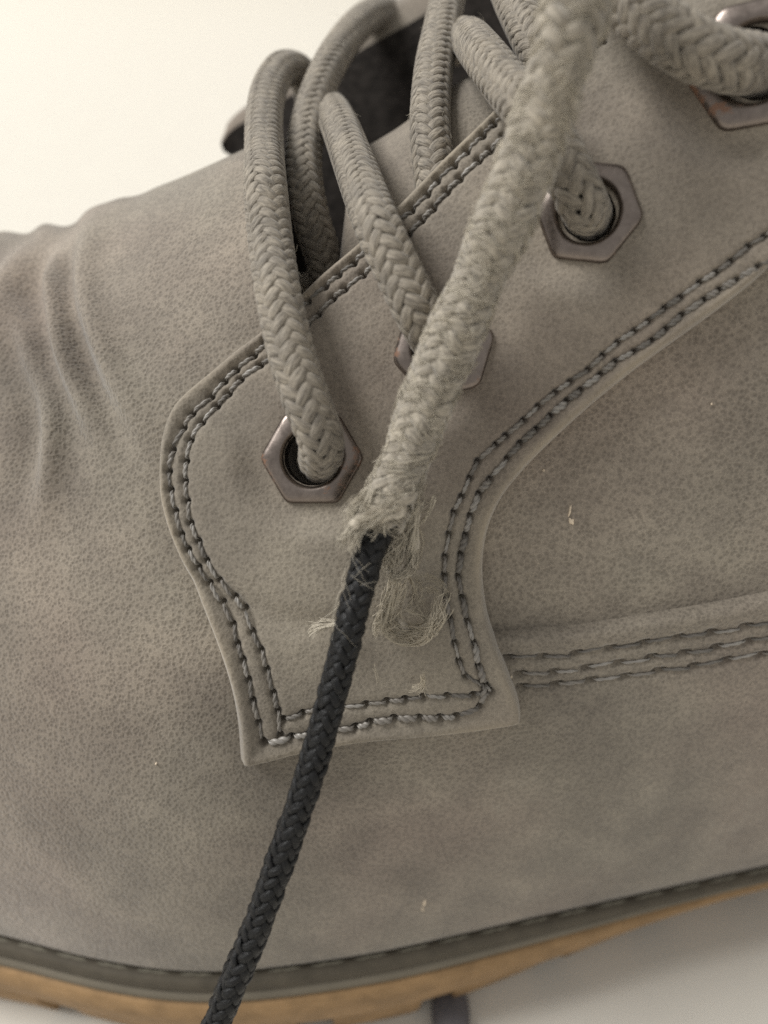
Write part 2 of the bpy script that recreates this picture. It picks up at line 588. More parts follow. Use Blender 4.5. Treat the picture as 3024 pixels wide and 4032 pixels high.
def crease(P, px, py):
    q = np.stack([px, py], 1)
    h = np.zeros(len(q))
    m = (q[:, 0] < 1100) & (q[:, 0] > -250) & (q[:, 1] > 600) & (q[:, 1] < 2500)
    for poly, amp, wd in creases:
        d = seg_dist(q[m], spline(poly, 12))
        e0 = np.array(poly[0]); e1 = np.array(poly[-1])
        L = np.sum(np.linalg.norm(np.diff(np.array(poly), axis=0), axis=1))
        fade = sstep(0, 0.22 * L, np.linalg.norm(q[m] - e0, axis=1)) * sstep(0, 0.5 * L, np.linalg.norm(q[m] - e1, axis=1))
        h[m] += 1.7 * amp * np.exp(-(d / (1.3 * wd)) ** 2) * fade
    return h


VL = 1.1                                           # thickness of the vamp leather
xs = np.concatenate([np.linspace(-126, -78, 40, endpoint=False), np.arange(-78, X0 - .01, 0.33), [X0],
                     np.arange(X0 + .22, 62, 0.22), np.linspace(62.5, 175, 60)])
n1, n2 = 130, 200
rows_lo = 1 - (1 - np.linspace(0, 1, n1)) ** 1.0
rows_hi = np.concatenate([np.linspace(0, 0.62, n2)[1:], np.linspace(0.62, 1, 50)[1:]])
ic = int(np.where(np.abs(xs - X0) < 1e-6)[0][0])
lo = PS(xs)[:, None] * rows_lo[None, :]
hi = PS(xs)[:, None] + (math.pi - PS(xs)[:, None]) * rows_hi[None, :]
A = np.concatenate([lo, hi], 1)
nrw = A.shape[1]
XX = np.repeat(xs[:, None], nrw, 1)
P = S(XX, A).reshape(-1, 3)
Nn = Nrm(XX, A).reshape(-1, 3)
px, py, _ = project(P)
h = np.full(len(P), VL) + np.where(XX.ravel() < 30, crease(P, px, py), 0)
# rounded, free edge along the seam on the side
P3 = P.reshape(len(xs), nrw, 3)
dseam = np.zeros((len(xs), nrw))
dl = np.linalg.norm(np.diff(P3[:, :n1], axis=1), axis=2)
cs = np.concatenate([np.zeros((len(xs), 1)), np.cumsum(dl, 1)], 1)
dseam[:, :n1] = cs[:, -1:] - cs
prof = np.sqrt(np.clip(1 - (1 - np.clip(dseam / 0.6, 0, 1)) ** 2, 0, 1))
rim = 0.30 * np.exp(-((dseam - 1.1) / 0.8) ** 2)
side = (XX > X0 - .01) & (np.arange(nrw)[None, :] < n1)
h2 = h.reshape(len(xs), nrw)
h2 = np.where(side, -0.1 + (h2 + 0.1) * prof + rim, h2)
q = np.stack([px, py], 1)
near_t = ((px > 1900) & (px < 3400) & (py > 2320) & (py < 2800)).reshape(h2.shape)
TH_ = [row_points(tr, 66, 0.04) for tr in triple]
for tr, hs in zip(triple, TH_):
    for i in range(0, len(hs) - 1, 2):
        mk = near_t.ravel()
        c0 = hs[i]; c1 = hs[i] + (hs[i + 1] - hs[i]) * 0.42
        sl = np.full(len(q), 1e9)
        sl[mk] = seg_dist(q[mk], [c0, c1])
        h2 = h2 - 0.85 * np.exp(-(sl.reshape(h2.shape) / 9) ** 2)
for tr in triple:
    dd = np.full(len(q), 1e9)
    mk = near_t.ravel()
    dd[mk] = seg_dist(q[mk], tr)
    h2 = h2 - 0.26 * np.exp(-(dd.reshape(h2.shape) / 15) ** 2)
for ex, ey, rot, hr in EY[:2]:
    h2 = h2 - 5.0 * np.exp(-(((px - ex) ** 2 + (py - ey) ** 2) / (hr * 1.0) ** 2) ** 2).reshape(h2.shape)
# the leather tucks in at the welt
h2 = h2 - 0.7 * np.exp(-(A / 0.025) ** 2) * (A < 0.3)
V = P + Nn * h2.reshape(-1, 1)
F = grid_faces(len(xs), nrw)
ci, ri = np.divmod(np.arange(len(F)), nrw - 1)
keep = ~((ci >= ic) & (ri >= n1 - 1))
fc = V[F].mean(1)
fx, fy, _ = project(fc)
gap = np.array([(1030, 1420), (1036, 1000), (1038, 300), (1038, -900), (4200, -900), (3000, -400), (2300, 330), (1700, 930), (1400, 1210), (1150, 1440)], float)
keep &= ~(inside(np.stack([fx, fy], 1), gap) & (ri > n1 + 4))
F = F[keep]
used = np.unique(F)
remap = np.full(len(V), -1); remap[used] = np.arange(len(used))
part('vamp', V[used], remap[F], M_VAMP, BOOT)

# quarter (behind the vamp's edge, under the facing) and tongue
xq = np.arange(X0 - 4, 70, 0.4)
xq = np.concatenate([xq, np.linspace(70.5, 174, 50)])
TT = smooth([-150, -40, -25, -5, 20, 45, 80, 200], [1.05, 1.05, 1.02, 0.98, 0.93, 0.9, 0.88, 0.88], 4)
tq = np.linspace(0, 1, 150)
Aq = (PS(xq) - 0.08)[:, None] + (TT(xq) - PS(xq) + 0.08)[:, None] * tq[None, :]
XQ = np.repeat(xq[:, None], 150, 1)
P = S(XQ, Aq).reshape(-1, 3)
Nn = Nrm(XQ, Aq).reshape(-1, 3)
pxq, pyq, _ = project(P)
hq = np.zeros(len(P))
for ex, ey, rot, hr in EY:
    hq -= 5.0 * np.exp(-(((pxq - ex) ** 2 + (pyq - ey) ** 2) / (hr * 1.0) ** 2) ** 2)
part('quarter', P + Nn * hq[:, None], grid_faces(len(xq), 150), M_QUART, BOOT)

xt = np.arange(-30, 75, 0.5)
tp = np.linspace(-0.12, 1, 110)
At = TT(xt)[:, None] + (2.25 - TT(xt))[:, None] * tp[None, :]
XT = np.repeat(xt[:, None], 110, 1)
P = S(XT, At).reshape(-1, 3)
Nn = Nrm(XT, At).reshape(-1, 3)
xf, af = XT.ravel(), At.ravel()
ht = -4.5 - 2.0 * sstep(15, 40, xf)
ht = ht - 10.0 * sstep(-5, -10.5, xf)      # hollow below the crossing laces
ht = ht + 2.2 * np.exp(-((xf - 5) / 5.0) ** 2) * np.exp(-((af - 1.38) / .22) ** 2)      # padded fold
ht = ht - 1.8 * np.exp(-((xf - 13) / 3.0) ** 2)
part('tongue', P + Nn * ht[:, None], grid_faces(len(xt), 110), M_TONG, BOOT)

# ------------------------------------------------------------------ eyelet facing (the thick stitched piece)
f_ = 1.8228
throat = [(362, 1030), (368, 962), (386, 905), (422, 850), (470, 808), (520, 766), (565, 733), (610, 694), (650, 658), (700, 610),
          (780, 543), (870, 460), (960, 370), (1055, 280), (1200, 132), (1340, -5), (1560, -225)]
outer = [(1900, -240), (1900, 300), (1840, 395), (1750, 492), (1659, 575), (1620, 612), (1540, 675), (1450, 740), (1360, 805), (1270, 878),
         (1190, 950), (1130, 1010), (1082, 1070), (1054, 1130), (1042, 1190), (1041, 1240), (1050, 1310), (1070, 1375), (1095, 1440), (1113, 1490), (1117, 1516)]
bottom = [(1117, 1523), (1108, 1533), (1040, 1547), (960, 1558), (870, 1567), (760, 1579), (640, 1603), (580, 1619), (534, 1627), (524, 1623)]
left = [(521, 1612), (516, 1540), (504, 1470), (484, 1400), (455, 1320), (425, 1250), (396, 1185), (376, 1130), (364, 1075)]
loop = []
for seg in (throat, outer[:2], outer[1:], bottom, left + [throat[0]]):
    loop += (spline([(a * f_, b * f_) for a, b in seg], 9.0)[:-1]).tolist() if seg is not outer[:2] else [(outer[0][0] * f_, outer[0][1] * f_ + 0.0)]
loop = np.array(loop)
dmin = np.concatenate([[True], np.linalg.norm(np.diff(loop, axis=0), axis=1) > 2.0])
loop = loop[dmin]

row_lo = [(3330, 760), (3180, 890), (3060, 985), (3017, 1016), (2921, 1072), (2817, 1144), (2737, 1191), (2658, 1247), (2586, 1311), (2506, 1367), (2418, 1415), (2346, 1471), (2275, 1527),
          (2195, 1590), (2123, 1662), (2043, 1726), (1963, 1814), (1900, 1886), (1852, 1982), (1829, 2052), (1799, 2178), (1793, 2251), (1809, 2331), (1823, 2404),
          (1846, 2497), (1869, 2603), (1880, 2672), (1856, 2720), (1790, 2746), (1680, 2759), (1545, 2761), (1443, 2772), (1375, 2793), (1220, 2816), (1168, 2827), (1062, 2858)]
row_li = [(3330, 650), (3180, 790), (3060, 885), (2960, 955), (2865, 1024), (2785, 1088), (2706, 1136), (2618, 1207), (2538, 1271), (2458, 1319), (2378, 1383), (2298, 1447), (2227, 1503),
          (2147, 1559), (2083, 1614), (2011, 1678), (1931, 1750), (1868, 1812), (1836, 1878), (1788, 1982), (1763, 2052), (1743, 2145), (1733, 2238), (1743, 2304),
          (1766, 2450), (1790, 2556), (1820, 2612), (1925, 2650), (1822, 2670), (1720, 2675), (1595, 2687), (1476, 2700), (1400, 2712), (1257, 2725), (1206, 2742), (1125, 2768)]
row_to = [(2350, 185), (2170, 358), (1964, 553), (1791, 717), (1627, 887), (1463, 1033), (1317, 1155), (1226, 1237), (1071, 1388), (933, 1507), (853, 1594), (795, 1666),
          (748, 1753), (723, 1847), (724, 1905), (732, 1977), (752, 2064), (785, 2151), (845, 2255), (889, 2320), (925, 2389), (945, 2435), (965, 2510), (988, 2586),
          (1014, 2695), (1029, 2788), (1046, 2851)]
row_ti = [(2390, 225), (2208, 395), (2000, 592), (1829, 754), (1665, 926), (1501, 1072), (1356, 1194), (1264, 1276), (1110, 1426), (983, 1510), (911, 1594), (839, 1681),
          (802, 1746), (782, 1811), (773, 1905), (782, 1992), (803, 2064), (835, 2151), (870, 2223), (915, 2285), (970, 2339), (1005, 2396), (1018, 2440), (1037, 2490),
          (1063, 2586), (1097, 2712), (1113, 2814)]
stay_rows = [row_lo, row_li, row_to, row_ti]


stay_holes = [row_points(row_lo, 82), row_points(row_li, 78), row_points(row_to, 76), row_points(row_ti, 76)]
allholes = np.vstack(stay_holes)

dr_curves = [spline(r, 20) for r in stay_rows]
pts = []
for off in (2.0, 5.0, 9.0, 14.0, 20.0, 27.0, 35.0):
    T = np.roll(loop, -1, axis=0) - np.roll(loop, 1, axis=0)
    T /= np.linalg.norm(T, axis=1)[:, None]
    q = loop + np.stack([-T[:, 1], T[:, 0]], 1) * off
    if not inside(q[:5], loop).all():
        q = loop - np.stack([-T[:, 1], T[:, 0]], 1) * off
    q = q[inside(q, loop)]
    d = seg_dist(q, loop, True)
    pts.append(q[d > off * 0.93][::(2 if off > 19 else 1)])
x0_, y0_ = loop.min(0); x1_, y1_ = loop.max(0)
for st, band in ((14.0, False), (7.0, True)):
    gxx, gyy = np.meshgrid(np.arange(x0_, x1_, st), np.arange(y0_, y1_, st))
    q = np.stack([gxx.ravel(), gyy.ravel()], 1)
    q = q + rng.uniform(-.2, .2, q.shape) * st
    q = q[inside(q, loop)]
    d = seg_dist(q, loop[::2], True)
    dr = np.min([seg_dist(q, c) for c in dr_curves], axis=0)
    q = q[(d > 38) & ((dr < 30) if band else (dr >= 30)) if band else (d > 40) & (dr >= 30)]
    pts.append(q)
for c in allholes:
    a = np.linspace(0, 2 * math.pi, 6, endpoint=False)
    pts.append(np.vstack([[c], np.stack([c[0] + 9 * np.cos(a), c[1] + 9 * np.sin(a)], 1)]))
q = np.vstack(pts)
ok = np.ones(len(q), bool)
for ex, ey, rot, hr in EY:
    ok &= np.hypot(q[:, 0] - ex, q[:, 1] - ey) > hr * 0.98
q = q[ok]
rings = []
for ex, ey, rot, hr in EY:
    a = np.linspace(0, 2 * math.pi, 40, endpoint=False)
    rings.append(np.stack([ex + hr * 0.95 * np.cos(a), ey + hr * 0.95 * np.sin(a)], 1))
allp = np.vstack([loop] + rings + [q])
edges = [(i, (i + 1) % len(loop)) for i in range(len(loop))]
o = len(loop)
for r in rings:
    edges += [(o + i, o + (i + 1) % 40) for i in range(40)]
    o += 40
res = delaunay_2d_cdt([Vector(p) for p in allp], edges, [], 0, 0.05)
q = np.array([tuple(v) for v in res[0]])
tri = np.array([f for f in res[2] if len(f) == 3])
cen = q[tri].mean(1)
ok = inside(cen, loop)
for ex, ey, rot, hr in EY:
    ok &= np.hypot(cen[:, 0] - ex, cen[:, 1] - ey) > hr * 0.93
tri = tri[ok]
d = seg_dist(q, loop, True)
hp = hits(q)




def stay_level(p):
    """height of the facing's flat top over the base form"""
    right = sstep(-90, 90, (p[:, 0] - 1700) * 0.75 - (p[:, 1] - 2480) * 0.95 - 150)
    return (VL + 2.2) * (1 - right) + 2.4 * right


EF = []
for ex, ey, rot, hr in EY:                          # seat of every eyelet: centre, axis, outer radius (mm)
    x, p = hit(ex, ey)
    n = Nrm(x, p)
    c = S(x, p) + n * (stay_level(np.array([[ex, ey]]))[0] - 0.35)
    n = n - 0.55 * ray(ex, ey)
    n /= np.linalg.norm(n)
    EF.append((c, n, hr * K * ((c - CAM) @ FW) * 1.88, rot))

bend = spline([(800, 2270), (930, 2330), (1120, 2400), (1330, 2430)], 20)
lvl = stay_level(q)
r = 44.0
hgt = -0.25 + (lvl + 0.25) * np.sqrt(np.clip(1 - (1 - np.clip(d / r, 0, 1)) ** 2, 0, 1))
hgt += 0.36 * np.exp(-((d - 40) / 22) ** 2)
for c in dr_curves:
    hgt -= 0.26 * np.exp(-(seg_dist(q, c) / 15) ** 2)
dh = np.full(len(q), 1e9)
for c in allholes:
    dh = np.minimum(dh, np.hypot(q[:, 0] - c[0], q[:, 1] - c[1]))
hgt -= 1.1 * np.exp(-(dh / 11) ** 2)
hgt -= 0.5 * np.exp(-(seg_dist(q, bend) / 55) ** 2)
for ex, ey, rot, hr in EY:                          # leather pressed in round the eyelets
    hgt -= 0.35 * np.exp(-(np.hypot(q[:, 0] - ex, q[:, 1] - ey) / (hr * 2.1)) ** 4)
Pb = S(hp[:, 0], hp[:, 1])
Nb = Nrm(hp[:, 0], hp[:, 1])
wear = 0.75 * np.exp(-((d - 26) / 26) ** 2) * (0.55 + 0.45 * np.sin(q[:, 0] * .011) * np.cos(q[:, 1] * .009))
tri = tri[:, ::-1]
V = Pb + Nb * hgt[:, None]
for c, n, R, rot in EF:                             # the leather lies flat under the eyelet's flange
    dist = np.linalg.norm((V - c) - ((V - c) @ n)[:, None] * n, axis=1)
    wgt = 1 - sstep(R * 0.95, R * 1.65, dist)
    V = V - n * (((V - c) @ n) * wgt)[:, None]
fn = np.cross(V[tri[:, 1]] - V[tri[:, 0]], V[tri[:, 2]] - V[tri[:, 0]])
if (fn @ FW).mean() > 0:
    tri = tri[:, ::-1]
STAY = part('eyelet_facing', V, tri, M_STAY, BOOT, attr={'wear': np.clip(wear, 0, 1)})

# ------------------------------------------------------------------ stitches
def stitch_mesh(name, mat, seed, plies=2, wdt=0.30):
    r_ = np.random.default_rng(seed)
    Vs, Fs = [], []
    n = 11
    ph = r_.uniform(0, 6)
    for k in range(plies):
        s = np.linspace(-.5, .5, n)
        tw = ph + k * 2 * math.pi / plies + s * 7.5
        arch = 0.16 * (1 - (2 * np.abs(s)) ** 3) - 0.30 * np.clip((np.abs(s) - .40) / .1, 0, 1)
        c = np.stack([s, wdt * .36 * np.cos(tw), wdt * .30 * np.sin(tw) + arch], 1)
        rad = wdt * (0.62 if plies > 1 else 0.9) * (1 - 0.55 * (2 * np.abs(s)) ** 3)
        a = np.linspace(0, 2 * math.pi, 7, endpoint=False)
        ring = np.stack([np.zeros((n, 7)), rad[:, None] * np.cos(a), rad[:, None] * np.sin(a)], -1) + c[:, None, :]
        Fs.append(grid_faces(n, 7, closed_c=True, off=len(Vs) * n * 7))
        Vs.append(ring.reshape(-1, 3))
    return mesh_data(name, np.vstack(Vs), np.vstack(Fs), mat)


ST = [stitch_mesh('stitch', M_THREADS[i % 3], i, wdt=(.30, .27, .32, .34)[i % 4]) for i in range(9)]
ST2 = [stitch_mesh('stitch', M_THREAD2, 20 + i) for i in range(3)]


def place_stitch(me, a, b, n, width, name='stitch', parent=BOOT, yaw=0.0):
    d = b - a
    L = np.linalg.norm(d)
    ux = d / L
    uy = np.cross(n, ux); uy /= np.linalg.norm(uy)
    uz = np.cross(ux, uy)
    if yaw:
        ux, uy = ux * math.cos(yaw) + uy * math.sin(yaw), uy * math.cos(yaw) - ux * math.sin(yaw)
    o = bpy.data.objects.new(name, me)
    sc.collection.objects.link(o)
    o.parent = parent
    M = Matrix([[ux[k] * L, uy[k] * width, uz[k] * width, ((a + b) / 2 - base_of(parent))[k] * MM] for k in range(3)] + [[0, 0, 0, 1]])
    o.matrix_local = M
    return o


def over_lace(p):
    return False


for ri_, holes in enumerate(stay_holes):
    hh = hits(holes)
    Pm = S(hh[:, 0], hh[:, 1]); Nm = Nrm(hh[:, 0], hh[:, 1])
    lv = stay_level(holes)
    base = Pm + Nm * (lv - 0.24)[:, None]
    for i in range(len(holes) - 1):
        mid = (holes[i] + holes[i + 1]) / 2
        if mid[0] > 3300 or mid[1] < 150:
            continue
        a = base[i] + (base[i + 1] - base[i]) * 0.04
        b = base[i + 1] - (base[i + 1] - base[i]) * 0.10
        place_stitch(random.choice(ST), a, b, (Nm[i] + Nm[i + 1]) / 2, random.uniform(.8, 1.12) * (1.2 if ri_ == 0 else .78), yaw=random.uniform(-.16, .02))
for holes in TH_:
    hh = hits(holes)
    Pm = S(hh[:, 0], hh[:, 1]); Nm = Nrm(hh[:, 0], hh[:, 1])
    base = Pm + Nm * (VL - 0.24)
    for i in range(0, len(holes) - 1, 2):
        place_stitch(random.choice(ST), base[i] + (base[i + 1] - base[i]) * 0.36, base[i] + (base[i + 1] - base[i]) * 1.98, (Nm[i] + Nm[i + 1]) / 2, random.uniform(.62, .75), yaw=random.uniform(-.06, .06))

# ------------------------------------------------------------------ hexagonal eyelets
def eyelet(c, n, R, rot):
    ux = RT - n * (RT @ n); ux /= np.linalg.norm(ux)
    uy = np.cross(n, ux)
    a = np.linspace(0, 2 * math.pi, 96, endpoint=False)
    rt = math.radians(rot)

    def hexr(ang):
        k = (ang - rt) % (math.pi / 3) - math.pi / 6
        h = math.cos(math.pi / 6) / np.cos(k)
        m = 1 - 0.03 * np.exp(-((np.abs(k) - math.pi / 6) / 0.07) ** 2)   # softened corners
        return h * m
    hx_ = hexr(a)
    prof = [(1.0, -0.5, 1), (1.0, 0.12, 1), (0.985, 0.30, 1), (0.95, 0.46, 1), (0.90, 0.56, 1), (0.80, 0.66, .85), (0.70, 0.72, .5), (0.62, 0.72, .2), (0.58, 0.62, 0), (0.55, 0.40, 0),
            (0.54, 0.0, 0), (0.53, -1.0, 0), (0.53, -3.2, 0)]
    V = []
    for f, z, w_ in prof:
        rad = R * f * (w_ * hx_ + (1 - w_) * 1.0)
        V.append(c + ux * (rad * np.cos(a))[:, None] + uy * (rad * np.sin(a))[:, None] + n * z)
    V = np.vstack(V)
    part('eyelet', V, grid_faces(len(prof), 96, closed_c=True)[:, ::-1], M_METAL, BOOT)
    return c, n


EC = [eyelet(*e) for e in EF]

# ------------------------------------------------------------------ far facing: its lining shows between the laces
up_ = [at(862, 560, 112), at(905, 500, 112), at(1000, 425, 112), at(1200, 290, 112), at(1430, 115, 111), at(1690, -30, 111), at(1950, -200, 113), at(2200, -420, 116)]
lo_ = [at(885, 622, 113), at(930, 640, 113), at(990, 1000, 110), at(1070, 1350, 104), at(1300, 1350, 104), at(1480, 1200, 105), at(1740, 900, 106), at(1990, 600, 108), at(2240, 300, 110)]
U = spline(up_, 0.8)
nU = len(U)
Lw = spline(lo_, 0.8)
Lw = np.stack([np.interp(np.linspace(0, 1, nU), np.linspace(0, 1, len(Lw)), Lw[:, k]) for k in range(3)], 1)
ring = []
dirb = np.array([0.05, 0.8, 0.35]); dirb /= np.linalg.norm(dirb)
for u, v, wv in [(0.0, 0, 0), (0.15, .0, 0), (0.4, 0, .3), (0.7, 0, .2), (0.93, 0.0, 0), (1.0, 0.5, 0), (1.02, 1.3, 0), (1.0, 2.2, 0), (0.93, 2.8, 0), (0.5, 2.9, 0), (0.0, 2.8, 0), (-.05, 1.4, 0)]:
    ring.append(Lw + (U - Lw) * u + dirb * (v + wv))
V = np.stack(ring, 1)
tap = np.clip(0.35 + np.arange(nU) * 0.8 / 2.4, 0.35, 1)[:, None, None] ** .6
V = V.mean(1, keepdims=True) + (V - V.mean(1, keepdims=True)) * tap
part('far_facing', V.reshape(-1, 3), grid_faces(nU, len(ring), closed_c=True), [M_TONG], BOOT)
li = V[:, 1:5] - dirb * 0.25
part('lining', li.reshape(-1, 3), grid_faces(nU, 4), M_LINE, BOOT)

# ------------------------------------------------------------------ sole
t_ = np.linspace(0, math.pi, 260)
xo = 24 - 151 * np.cos(t_)
nearp = np.stack([xo, y_near(xo)], 1)
farp = np.stack([xo, y_far(xo)], 1)[::-1]
outl = np.vstack([nearp[:-1], farp[:-1]])
# even spacing
oc = np.vstack([outl, outl[:1]])
Ls = np.concatenate([[0], np.cumsum(np.linalg.norm(np.diff(oc, axis=0), axis=1))])
NO = 700
s_ = np.linspace(0, Ls[-1], NO, endpoint=False)
outl = np.stack([np.interp(s_, Ls, oc[:, k]) for k in range(2)], 1)
for _ in range(12):
    outl = (np.roll(outl, 1, 0) + 2 * outl + np.roll(outl, -1, 0)) / 4
T = np.roll(outl, -1, 0) - np.roll(outl, 1, 0)
T /= np.linalg.norm(T, axis=1)[:, None]
ON = np.stack([T[:, 1], -T[:, 0]], 1)
if (ON * (outl - outl.mean(0))).sum() < 0:
    ON = -ON
under = sstep(0, 62, outl[:, 0]) * (1 - sstep(85, 120, outl[:, 0]))      # the waist of the sole is cut back
arch = 1 - 0.35 * under


def sweep(name, prof, mat, idx=None):
    rings = []
    for off, z, uc in prof:
        offv = off - uc * under
        q = outl + ON * offv[:, None]
        rings.append(np.concatenate([q, np.full((NO, 1), z)], 1))
    V = np.stack(rings, 1)
    return part(name, V.reshape(-1, 3), grid_faces(NO, len(prof), closed_r=True), mat, BOOT)


WELT = sweep('welt', [(-4, ZW - 1.2, 0), (-0.9, ZW - 0.9, 0), (-0.1, ZW - 1.0, 0), (0.15, ZW - 0.5, 0), (0.5, ZW - 0.3, 0), (1.6, ZW - 0.3, 0), (1.95, ZW - 0.5, .1), (2.1, ZW - 1.0, .2),
                      (2.1, ZW - 2.5, .9), (1.9, ZW - 2.8, 1.0), (1.2, ZW - 2.9, 1.1), (-4, ZW - 2.9, 0)], M_WELT)
sweep('midsole', [(-4, ZW - 2.8, 0), (1.8, ZW - 2.8, 1.0), (2.3, ZW - 3.0, 1.1), (2.5, ZW - 3.5, 1.3), (2.5, ZW - 4.4, 1.8), (2.3, ZW - 4.8, 2.0), (-4, ZW - 4.8, 2)], M_MID)
sweep('outsole', [(-6, ZW - 4.7, 0), (2.5, ZW - 4.7, 2.0), (3.2, ZW - 5.1, 2.3), (3.4, ZW - 8, 3.2), (3.0, 10.0, 4.4), (2.4, 8.2, 5.2), (1.4, 7.6, 5.6), (-12, 7.4, 6), (-30, 7.4, 6)], M_GUM)
per = Ls[-1]
cnt = int(per / 17)
for k in range(cnt):
    i0 = int(k * NO / cnt); i1 = int((k + 0.72) * NO / cnt)
    idx = np.arange(i0, i1 + 1) % NO
    n_ = len(idx)
    jit = random.uniform(-.5, .5)
    prof = [(2.6 + jit, 9.0, 4.9), (2.5 + jit, 7.0, 5.6), (1.6 + jit, 2.0, 7.2), (1.1 + jit, 0.3, 7.9), (.7, 0.02, 7.9), (-10, 0.02, 7), (-11, 0.6, 7), (-11.5, 8.6, 7)]
    rings = []
    for off, z, uc in prof:
        offv = off - uc * under[idx]
        q = outl[idx] + ON[idx] * offv[:, None]
        rings.append(np.concatenate([q, np.full((n_, 1), z)], 1))
    V = np.stack(rings, 1).reshape(-1, 3)
    m = len(prof)
    F = grid_faces(n_, m, closed_c=True).tolist() + [list(range(m))[::-1], list(range((n_ - 1) * m, n_ * m))]
    part('lug', V, F, M_GUM, BOOT)
a = np.linspace(0, 2 * math.pi, 24, endpoint=False)
sq = 1 / np.maximum(np.abs(np.cos(a)), np.abs(np.sin(a))) ** .4
rings = []
for f, z in ((1, 0.02), (1, 1.6), (.95, 2.9), (.84, 3.9), (.62, 4.7), (.3, 5.2), (0.01, 5.3)):
    rings.append(np.stack([9.4 + 2.7 * f * sq * np.cos(a), 42.0 + 3.4 * f * sq * np.sin(a), np.full(24, z * .62)], 1))
blk = part('lug', np.vstack(rings), grid_faces(7, 24, closed_c=True), M_DARK, BOOT)  # small dark grey rounded block on the floor at the sole's edge
blk['label'] = 'small dark grey rounded block'
# insole fill so that the boot is closed from below
fill = np.concatenate([outl - ON * 3, np.full((NO, 1), 7.8)], 1)
part('sole_base', fill, [list(range(NO))], M_GUM, BOOT, shade=False)
# welt stitches on the camera's side
ids = [i for i in range(NO) if ON[i, 1] < -0.6 and -62 < outl[i, 0] < 64]
qs = np.concatenate([outl[ids] + ON[ids] * 0.95, np.full((len(ids), 1), ZW - 0.36)], 1)
qs = qs[np.argsort(qs[:, 0])]
Lq = np.concatenate([[0], np.cumsum(np.linalg.norm(np.diff(qs, axis=0), axis=1))])
ss = np.arange(0, Lq[-1], 5.3)
wp = np.stack([np.interp(ss, Lq, qs[:, k]) for k in range(3)], 1)
for i in range(len(wp) - 1):
    place_stitch(random.choice(ST2), wp[i] + (wp[i + 1] - wp[i]) * .06, wp[i] + (wp[i + 1] - wp[i]) * .9, np.array([0, 0, 1.0]), 0.85)

# small pale flecks stuck on the leather
def fleck(px, py, w_, h_, ang, off):
    x, p = hit(px, py)
    n = Nrm(x, p); c = S(x, p) + n * off
    t = (c - CAM) @ FW
    ux = RT - n * (RT @ n); ux /= np.linalg.norm(ux); uy = np.cross(n, ux)
    a = np.linspace(0, 2 * math.pi, 14, endpoint=False)
    rad = 1 + rng.normal(0, .16, 14)
    ca, sa = math.cos(ang), math.sin(ang)
    X = rad * np.cos(a) * w_ * K * t; Y = rad * np.sin(a) * h_ * K * t
    X, Y = X * ca - Y * sa, X * sa + Y * ca
    rim_ = c + ux * X[:, None] + uy * Y[:, None]
    V = np.vstack([rim_, c + (rim_ - c) * .75 + n * .16, [c + n * .2]])
    F = grid_faces(2, 14, closed_c=True).tolist() + [[14 + i, 14 + (i + 1) % 14, 28] for i in range(14)]
    part('fleck', V, F, M_FLECK, BOOT)


fleck(2250, 2052, 11, 14, 0.2, 0.0)
fleck(2243, 2012, 5, 26, -0.15, 0.0)
fleck(1662, 3520, 6, 19, -0.2, VL)
fleck(1655, 3545, 5, 10, .4, VL)
for px_, py_ in ((1850, 2440), (2000, 2640), (1110, 2600), (630, 2980), (2140, 1850), (2800, 1590)):
    fleck(px_, py_, 4, 5, 0, VL if py_ > 2500 else 0.05)

